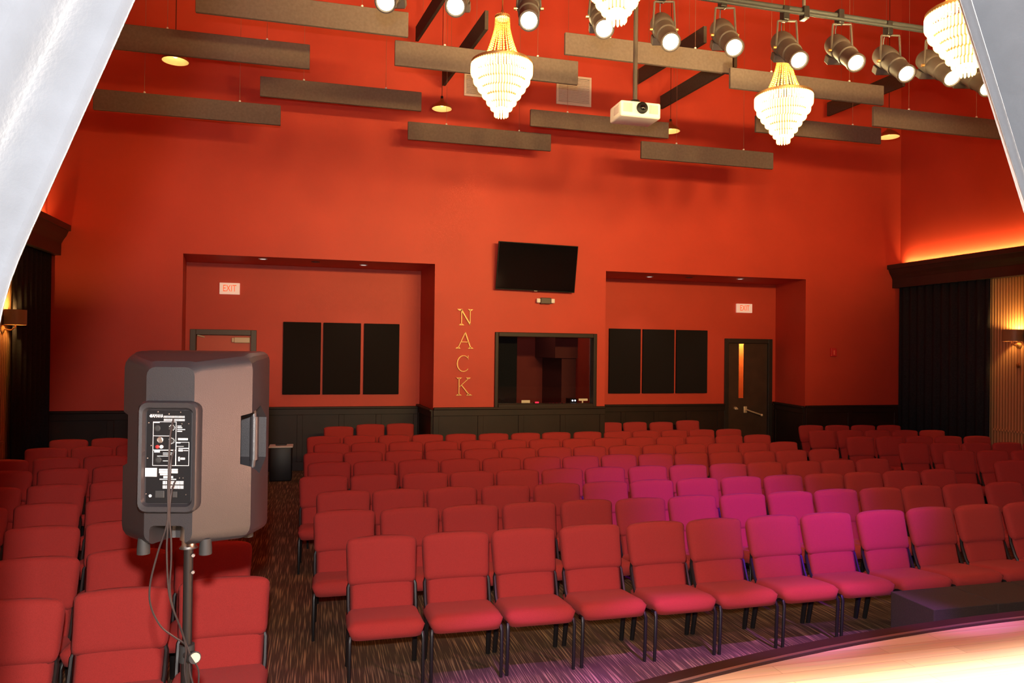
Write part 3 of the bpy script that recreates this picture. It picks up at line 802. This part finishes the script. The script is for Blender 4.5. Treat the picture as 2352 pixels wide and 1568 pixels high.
# seat: pillow turned flat; its front edge droops
q = pillow(.512, .50, .060, .055, 18, 16, 10, power=9)
add_mesh(q, Matrix.Translation((0, -.345, .372)) @ Matrix.Rotation(R(-6), 4, 'X') @ Matrix.Rotation(-PI/2, 4, 'X'))
for v in q.bm.verts:
    d = (-.48-v.co.y)
    if d > 0: v.co.z -= d*d*1.5
cp.append(q.obj('seat', 'chair', c0, 2))
q = pillow(.514, .338, .048, .03, 18, 14, 9, bow=.0, taper=.05, power=7)
for v in q.bm.verts:
    if v.co.z > 0: v.co.z += (.008-.020*(v.co.x/.257)**2)*(v.co.z/.169)
add_mesh(q, Matrix.Translation((0, -.065, .715)) @ Matrix.Rotation(-TB, 4, 'X'))
cp.append(q.obj('backrest', 'chair', c0, 2))
q = pillow(.455, .26, .026, .02, 10, 8, 10)
add_mesh(q, Matrix.Translation((0, -.133, .487)) @ Matrix.Rotation(-TB, 4, 'X'))
cp.append(q.obj('lumbar_pad', 'chair', c0, 2))
for s in (-1, 1):
    cp.append(MB().tube([(s*.222, -.44, .345), (s*.232, -.50, .357), (s*.238, -.545, .352), (s*.241, -.562, .325), (s*.242, -.545, 0)], .0125, 8).obj('leg', 'leg', c0, True))
    cp.append(MB().tube([(s*.228, -.215, .37), (s*.232, -.18, .23), (s*.236, -.135, 0)], [.017, .021, .018], 8).obj('leg', 'leg', c0, True))
q = MB()
for s in (-1, 1):
    q.tube([(s*.225, -.45, .346), (s*.228, -.2, .318)], .011, 6)
q.tube([(-.22, -.44, .325), (.22, -.44, .325)], .010, 6)
q.tube([(-.22, -.21, .295), (.22, -.21, .295)], .010, 6)
cp.append(q.obj('seat_frame', 'leg', c0))
q = MB()
for s in (-1, 1):
    q.tube([(s*.232, -.22, .33), (s*.238, -.155, .43), (s*.238, -.108, .545), (s*.212, -.075, .605), (s*.19, -.04, .74)], .013, 6)
q.tube([(-.19, -.04, .74), (.19, -.04, .74)], .009, 6)
cp.append(q.obj('back_frame', 'leg', c0, True))
CK2 = kids_of(c0, cp)
first = [True]
nch = [0]
def chair(x, y, rz, label):
    # y is where the top of the backrest stands
    if first[0]:
        c0.location = (x, y, 0); c0.rotation_euler = (0, 0, rz); c0['label'] = label; first[0] = False
    else:
        dup(c0, CK2, (x, y, 0), (0, 0, rz), label)
    nch[0] += 1
rn = random.Random(3)
ROW = ['front', 'second', 'third', 'fourth', 'fifth', 'sixth', 'seventh', 'eighth', 'ninth']
CENTRE = [(5.51, .745-.535, .5385, 13), (6.43, -.02, .535, 14), (7.30, -.02, .535, 14), (8.20, -.18, .535, 14), (9.15, -.10, .528, 14), (10.02, -.18, .53, 14), (10.95, -.06, .532, 14), (11.84, -.16, .54, 14)]
for r, (y, xs0, pt, n) in enumerate(CENTRE):
    for i in range(n):
        x = xs0+pt*(i+.5)+rn.uniform(-.012, .012)
        side = f'{ORD[i]} from the left end' if i < n/2 else (f'{ORD[n-1-i]} from the right end')
        yy = y+.004*max(0, x-3)**2*.5+rn.uniform(-.012, .012)
        if proj((x-.3, yy, .87))[0] > 2400: continue
        chair(x, yy, R(rn.uniform(-1.2, 1.2)), f'red stacking chair, {ROW[r]} row of the centre block, {side}')
LP = .522
LEFT = [(4.71, -.25), (5.57, -.42), (6.47, -.67), (7.38, -.92), (8.33, -1.14), (9.36, -1.39), (10.24, -1.72), (11.20, -2.13), (12.15, -2.14)]
for r, (y, xe) in enumerate(LEFT):
    for i in range(7):
        x = xe-LP*(i+.5)
        if x < -3.62: break
        yy = y-.082*i+rn.uniform(-.01, .01)
        if proj((x+.3, yy, .8))[0] < -5: continue
        chair(x, yy, R(.5+rn.uniform(-1, 1)), f'red stacking chair, {ROW[r]} row of the left block, {ORD[i]} from the aisle')
RIGHT = [(8.54, 7.80), (8.64, 8.72), (8.70, 9.62), (8.47, 10.52), (8.46, 11.46), (8.86, 12.30)]
for r, (xs0, y) in enumerate(RIGHT):
    for i in range(5):
        dx = .532*(i+.5)
        x, yy = xs0+dx, y-.125*dx
        if x > 11.15: break
        if proj((x-.3, yy, .8))[0] > 2362: continue
        chair(x, yy, R(-7+rn.uniform(-1, 1)), f'red stacking chair, {ROW[r]} visible row, right block, {ORD[i]} from the aisle')
for k, (x, y) in enumerate(((.375, 13.26), (.94, 13.6), (1.48, 13.66))):
    chair(x, y, R(rn.uniform(-2, 2)), f'red stacking chair against the wall in the left niche, {["leftmost", "middle", "rightmost"][k]} of three')
for k, (x, y) in enumerate(((5.435, 13.32), (5.962, 13.32), (6.49, 13.26), (7.185, 13.5))):
    chair(x, y, R(rn.uniform(-2, 2)), f'red stacking chair against the wall in the right niche, {ORD[k]} of four from the left')

# ------------------------------------------------------------------ loudspeaker on its stand
RZ = R(-13)
SX, SY = -.40, 3.04
spk = thing('loudspeaker', 'black loudspeaker seen from behind, on a pole among the left chairs', 'loudspeaker', (SX, SY, 1.56), RZ)
# local: +x right, -y towards the camera (rear of the cabinet), z up from the cabinet's base
D_, HT = .345, .67
def ring(v, hw, zb, zt, rc):
    pts = []
    for cx, cz, a0 in ((hw-rc, zt-rc, 0), (-hw+rc, zt-rc, 90), (-hw+rc, zb+rc, 180), (hw-rc, zb+rc, 270)):
        for k in range(5):
            a = R(a0+k*22.5); pts.append(Vector((cx+rc*math.cos(a), -v, cz+rc*math.sin(a))))
    return pts
q = MB()
rs = [[q.bm.verts.new(p) for p in ring(*a)] for a in ((0, .2275, .0, HT, .03), (.015, .2325, -.003, HT+.003, .035), (.16, .232, .0, HT, .05), (.195, .226, .004, HT-.010, .05), (.325, .098, .018, HT-.032, .04), (D_, .080, .028, HT-.052, .03))]
for i in range(len(rs)-1):
    n = len(rs[i])
    for j in range(n): q.bm.faces.new((rs[i][j], rs[i][(j+1) % n], rs[i+1][(j+1) % n], rs[i+1][j]))
q.bm.faces.new(rs[0]); q.bm.faces.new(rs[-1])
body = q.obj('cabinet', 'plastic', spk, True)
def cut(o, qq):
    c = qq.obj('cut', None)
    c.matrix_world = o.matrix_world.copy() if o.parent is None else Matrix.Identity(4)
    pr = o.parent; o.parent = None
    md = o.modifiers.new('b', 'BOOLEAN'); md.object = c; md.operation = 'DIFFERENCE'; md.solver = 'EXACT'
    dg = bpy.context.evaluated_depsgraph_get()
    me = bpy.data.meshes.new_from_object(o.evaluated_get(dg))
    o.modifiers.clear(); o.data = me; o.parent = pr
    bpy.data.objects.remove(c)
    for p in me.polygons: p.use_smooth = True
    try: me.set_sharp_from_angle(angle=R(20))
    except Exception: pass
hexo = [(-.045, .275), (-.045, .425), (-.12, .475), (-.225, .445), (-.225, .275), (-.12, .225)]
for s in (-1, 1):
    cut(body, MB().prism(hexo, s*.135, s*.3, 'x'))
cut(body, MB().box((-.062, -.40, -.02), (.055, -.17, .085), .015))
hr = MB()
for s in (-1, 1):
    hb = MB().tube([(s*.195, -.085, .235), (s*.20, -.085, .29), (s*.20, -.085, .41), (s*.195, -.085, .465)], .0115, 10).tube([(s*.20, -.085, .27), (s*.20, -.085, .43)], .0165, 10).obj('handle', 'plastic', spk, True)
    MB().box((s*.1955-.003, -.062, .29), (s*.1955+.003, -.05, .41), .002).obj('handle_badge', 'mark', hb)
MB().box((-.215, -.012, .02), (.215, .012, HT-.02), .01).obj('front_grille', 'panel', spk)
# control recess: raised rounded frame, plate, fittings
fy = -D_
q = MB()
def rr(hw, zb, zt, rc, v):
    return [q.bm.verts.new(p) for p in ring(v, hw, zb, zt, rc)]
zb, zt = .130, .505
A = [rr(.100, zb, zt, .03, D_-.05), rr(.100, zb, zt, .03, D_+.012), rr(.094, zb+.006, zt-.006, .028, D_+.020), rr(.084, zb+.022, zt-.022, .022, D_+.018), rr(.078, zb+.030, zt-.030, .018, D_+.004)]
for i in range(len(A)-1):
    for j in range(20): q.bm.faces.new((A[i][j], A[i][(j+1) % 20], A[i+1][(j+1) % 20], A[i+1][j]))
q.bm.faces.new(A[0]); q.bm.faces.new(A[-1])
fr = q.obj('panel_frame', 'plastic', spk, True)
pz0, pz1, pw = zb+.032, zt-.032, .074
py = fy-.0055
pl = MB().box((-pw, py, pz0), (pw, fy-.003, pz1), .002, 1).obj('control_panel', 'panel', spk)
ph = pz1-pz0
def pp(px, pyy):   # photo pixels of the panel close-up -> local
    return (-pw+(px-180)/(790-180)*2*pw, pz1-(pyy-140)/(1330-140)*ph)
def marks(name, rects, material):
    q = MB()
    for a, b, c, d in rects:
        x0, z1_ = pp(a, b); x1, z0_ = pp(c, d)
        q.box((x0, py-.0012, z0_), (x1, py, z1_))
    return q.obj(name, material, pl)
lines = []
def rectline(a, b, c, d, w=5):
    lines.extend([(a, b, c, b+w), (a, d-w, c, d), (a, b, a+w, d), (c-w, b, c, d)])
rectline(268, 285, 585, 650); rectline(268, 650, 585, 850); rectline(585, 545, 765, 850)
lines += [(268, 465, 510, 471), (270, 285, 355, 302), (585, 545, 645, 560), (290, 652, 365, 680), (590, 598, 690, 603)]
lines += [(600, 335, 655, 345), (600, 355, 665, 367), (600, 380, 705, 390), (600, 402, 665, 413), (612, 495, 745, 520)]
lines += [(410, 684, 540, 690), (410, 704, 540, 710), (330, 724, 500, 730), (500, 730, 506, 790), (410, 785, 500, 791)]
lines += [(620, 620, 760, 630), (620, 640, 680, 665), (690, 650, 750, 658), (620, 735, 640, 790), (650, 745, 710, 770)]
for i in range(17):
    lines += [(415+i*17, 210, 423+i*17, 235), (415+i*17, 250, 424+i*17, 276)]
for i in range(14): lines += [(415+i*20.5, 1045, 428+i*20.5, 1088), (415+i*20.5, 1102, 428+i*20.5, 1143)]
marks('panel_lettering', lines, 'mark')
marks('rating_label', [(172, 880, 330, 990)], 'white')
marks('approval_label', [(360, 890, 615, 910), (360, 915, 615, 945), (375, 950, 515, 972), (420, 982, 552, 1008), (370, 1018, 595, 1028)], 'mark')
me = text_mesh('YAMAHA', .0165, .0006)
cxm, czm = pp(318, 214)
me.transform(Matrix.Translation((cxm, py-.001, czm)) @ Matrix.Rotation(PI/2, 4, 'X') @ Matrix.Diagonal((.62, 1, 1, 1)))
link('maker_lettering', me, 'mark', pl)
x_, z_ = pp(237, 214)
MB().tube([(x_, py, z_), (x_, py-.001, z_)], .0045, 16).obj('maker_emblem', 'mark', pl)
for (a, b) in ((525, 362), (522, 530)):
    x_, z_ = pp(a, b)
    kb = MB().tube([(x_, py, z_), (x_, py-.012, z_)], [.0065, .0055], 14).obj('knob', 'rubber', pl, True)
    q = MB()
    for k in range(11):
        an = R(-60+k*30)
        q.box((-.0008, -.001, .0075), (.0008, 0, .0105), mtx=Matrix.Translation((x_, py, z_)) @ Matrix.Rotation(an, 4, 'Y'))
    q.obj('dial_ticks', 'mark', pl)
for (a, b, r_) in ((370, 520, .0105), (350, 775, .0105), (330, 370, .0105)):
    x_, z_ = pp(a, b)
    MB().lathe([(r_, 0), (r_, .004), (r_*.8, .005), (r_*.78, .001)], 18, Matrix.Translation((x_, py, z_)) @ Matrix.Rotation(PI/2, 4, 'X')).obj('audio_socket', 'steel' if b == 520 else 'rubber', pl, True)
for a, mm in ((335, 'redplastic'), (390, 'white')):
    x_, z_ = pp(a, 607)
    MB().lathe([(.0058, 0), (.0058, .004), (.003, .005)], 14, Matrix.Translation((x_, py, z_)) @ Matrix.Rotation(PI/2, 4, 'X')).obj('phono_socket', mm, pl, True)
x0, z0_ = pp(315, 1262); x1, z1_ = pp(445, 1165)
MB().box((x0, py-.006, z0_), (x1, py, z1_), .003).obj('mains_socket', 'rubber', pl)
x0, z0_ = pp(555, 1255); x1, z1_ = pp(620, 1175)
MB().box((x0, py-.006, z0_), (x1, py, z1_), .002).obj('power_switch', 'rubber', pl)
x_, z_ = pp(245, 1237)
MB().tube([(x_, py, z_), (x_, py-.001, z_)], .005, 14).obj('round_sticker', 'mark', pl)
for (a, b) in ((330, 160), (640, 162), (482, 187), (208, 302), (660, 310), (755, 308), (245, 592), (198, 755), (185, 1212), (730, 1218), (640, 1005), (688, 1005)):
    x_, z_ = pp(a, b)
    MB().ball((x_, py, z_), .0024, 1).obj('screw', 'steel', pl, True)
for (x, y) in ((-.105, -.29), (.105, -.29), (.17, -.05)):
    MB().lathe([(.021, -.024), (.021, -.004), (.018, .03)], 16, Matrix.Translation((x, y, .0))).obj('foot', 'rubber', spk, True)
MB().lathe([(.03, -.004), (.028, .09)], 16, Matrix.Translation((0, -.17, 0))).obj('pole_socket', 'steel', spk, True)

# stand
c, s_ = math.cos(RZ), math.sin(RZ)
pc = Vector((SX+.0*c+.17*s_, SY+.0*s_-.17*c, 0))
st = thing('speaker_stand', 'black pole stand holding up the loudspeaker', 'speaker stand', (pc.x, pc.y, 0))
MB().tube([(0, 0, 1.05), (0, 0, 1.60)], .0165, 16).obj('pole', 'leg', st, True)
MB().tube([(0, 0, .30), (0, 0, 1.14)], .0195, 16).obj('lower_tube', 'leg', st, True)
MB().lathe([(.032, 1.525), (.024, 1.535), (.024, 1.555), (.017, 1.56)], 16).obj('top_collar', 'steel', st, True)
MB().tube([(0, 0, 1.12), (0, 0, 1.18)], .026, 16).obj('clamp_collar', 'rubber', st, True)
kb = MB().tube([(.0, -.02, 1.15), (.03, -.075, 1.162)], .012, 10).tube([(.026, -.07, 1.16), (.042, -.10, 1.168)], .021, 14).obj('clamp_knob', 'rubber', st, True)
MB().tube([(.042, -.10, 1.168), (.0425, -.102, 1.1682)], .017, 14).obj('knob_cap', 'tan', kb)
MB().tube([(.018, -.006, 1.50), (.018, -.016, 1.50)], .006, 8).obj('lock_pin', 'steel', st)
MB().tube([(.018, -.006, 1.44), (.018, -.016, 1.44)], .006, 8).obj('lock_pin', 'steel', st)
MB().tube([(0, 0, .66), (0, 0, .72)], .032, 12).obj('leg_hub', 'rubber', st)
for k in range(3):
    a = R(90+120*k)
    d = Vector((math.cos(a), math.sin(a), 0))
    lg = MB().tube([d*.03+Vector((0, 0, .69)), d*.32+Vector((0, 0, .012))], .011, 8).tube([d*.175+Vector((0, 0, .352)), d*.015+Vector((0, 0, .33))], .008, 6).obj('leg', 'leg', st, True)
    MB().ball((d.x*.32, d.y*.32, .014), .014, 2).obj('rubber_foot', 'rubber', lg, True)

# cables: traced at their own distance, behind the camera side of the pole
def smooth_path(pts, n=8):
    P = [pts[0]]+pts+[pts[-1]]; out = []
    for i in range(1, len(P)-2):
        for k in range(n):
            t = k/n; a, b, c_, d = P[i-1], P[i], P[i+1], P[i+2]
            out.append(.5*((2*b)+(c_-a)*t+(2*a-5*b+4*c_-d)*t*t+(3*b-a-3*c_+d)*t**3))
    out.append(P[-2]); return out
def cable(pp_, d, r, label):
    pts = [atY(x, y, dd) for (x, y), dd in zip(pp_, d)]
    o = MB().tube(smooth_path(pts), r, 6).obj('speaker_cable', 'cable', None, True)
    tag(o, label, 'cable', 'thin cables hanging from the loudspeaker')
cable([(398, 962), (391, 1000), (388, 1060), (386, 1130), (384, 1200), (362, 1270), (345, 1340), (346, 1390), (368, 1436), (400, 1462), (424, 1478), (434, 1500), (436, 1540), (448, 1600), (440, 1680)], [2.66, 2.63, 2.62, 2.62, 2.63, 2.66, 2.68, 2.7, 2.72, 2.74, 2.76, 2.78, 2.8, 2.8, 2.8], .0032, 'thin dark cable looping out to the left below the loudspeaker')
cable([(400, 1033), (393, 1060), (389, 1130), (386, 1200), (383, 1270), (388, 1360), (402, 1410), (418, 1450), (427, 1490), (424, 1540), (432, 1600), (430, 1690)], [2.68, 2.64, 2.63, 2.63, 2.65, 2.68, 2.7, 2.74, 2.76, 2.78, 2.8, 2.8], .0030, 'thin dark cable hanging straight down the middle of the loudspeaker')
cable([(402, 1105), (394, 1130), (389, 1180), (393, 1240), (393, 1290), (390, 1350), (397, 1395), (410, 1430), (424, 1470), (440, 1510), (456, 1540), (455, 1600), (460, 1690)], [2.68, 2.64, 2.63, 2.64, 2.66, 2.68, 2.70, 2.72, 2.76, 2.78, 2.8, 2.8, 2.8], .0030, 'thin dark power cable from the lowest socket of the loudspeaker')

# ------------------------------------------------------------------ stage curtains beside the camera
def drape(label, pts, d, wdir, width, folds, xmin=None):
    # edge line through two pixels at distance d, cloth spreads in wdir with folds (offset across, offset in depth)
    a, b = atY(*pts[0], d), atY(*pts[1], d)
    t = (b-a)/(b.z-a.z)
    q = MB(); rows = []
    zs = [3.5-.1*i for i in range(28)]
    n = len(folds)
    for iz, z in enumerate(zs):
        e = a+t*(z-a.z)
        ex = max(e.x, xmin) if xmin is not None else e.x
        row = []
        for k, (u, v) in enumerate(folds):
            sp_ = 1+.10*max(0, 3.0-z)
            row.append(q.bm.verts.new((ex+wdir*u*width*sp_+.003*math.sin(z*3+k), d+v+.004*math.sin(z*2.3+k*1.7), z)))
        rows.append(row)
    for i in range(len(zs)-1):
        for k in range(n-1): q.bm.faces.new((rows[i][k], rows[i][k+1], rows[i+1][k+1], rows[i+1][k]))
    o = q.obj('stage_curtain', 'velvet', None, True)
    m1 = o.modifiers.new('s', 'SUBSURF'); m1.levels = 1; m1.render_levels = 2
    m2 = o.modifiers.new('t', 'SOLIDIFY'); m2.thickness = .012; m2.offset = 0
    return tag(o, label, 'curtain', 'grey stage curtains either side of the view')
drape('pale flash-lit grey stage curtain at the left edge of the view', ((285, 0), (0, 640)), 1.0, -1, 1.0,
      [(.0, .012), (.004, -.004), (.016, .0), (.04, .012), (.062, .022), (.068, .026), (.073, .0), (.095, -.028), (.125, -.032), (.142, -.008), (.15, .02), (.162, -.02), (.21, -.05), (.30, -.03), (.33, .02), (.36, -.03), (.42, -.05), (.48, 0)], -.378)
drape('pale flash-lit grey stage curtain at the upper right edge of the view', ((2225, 0), (2352, 420)), 1.0, 1, 1.0,
      [(.0, .012), (.004, .0), (.02, .02), (.045, .045), (.062, .06), (.068, .055), (.078, .02), (.11, -.02), (.16, -.03), (.20, .02), (.22, .04), (.24, 0), (.30, -.04), (.38, 0)])
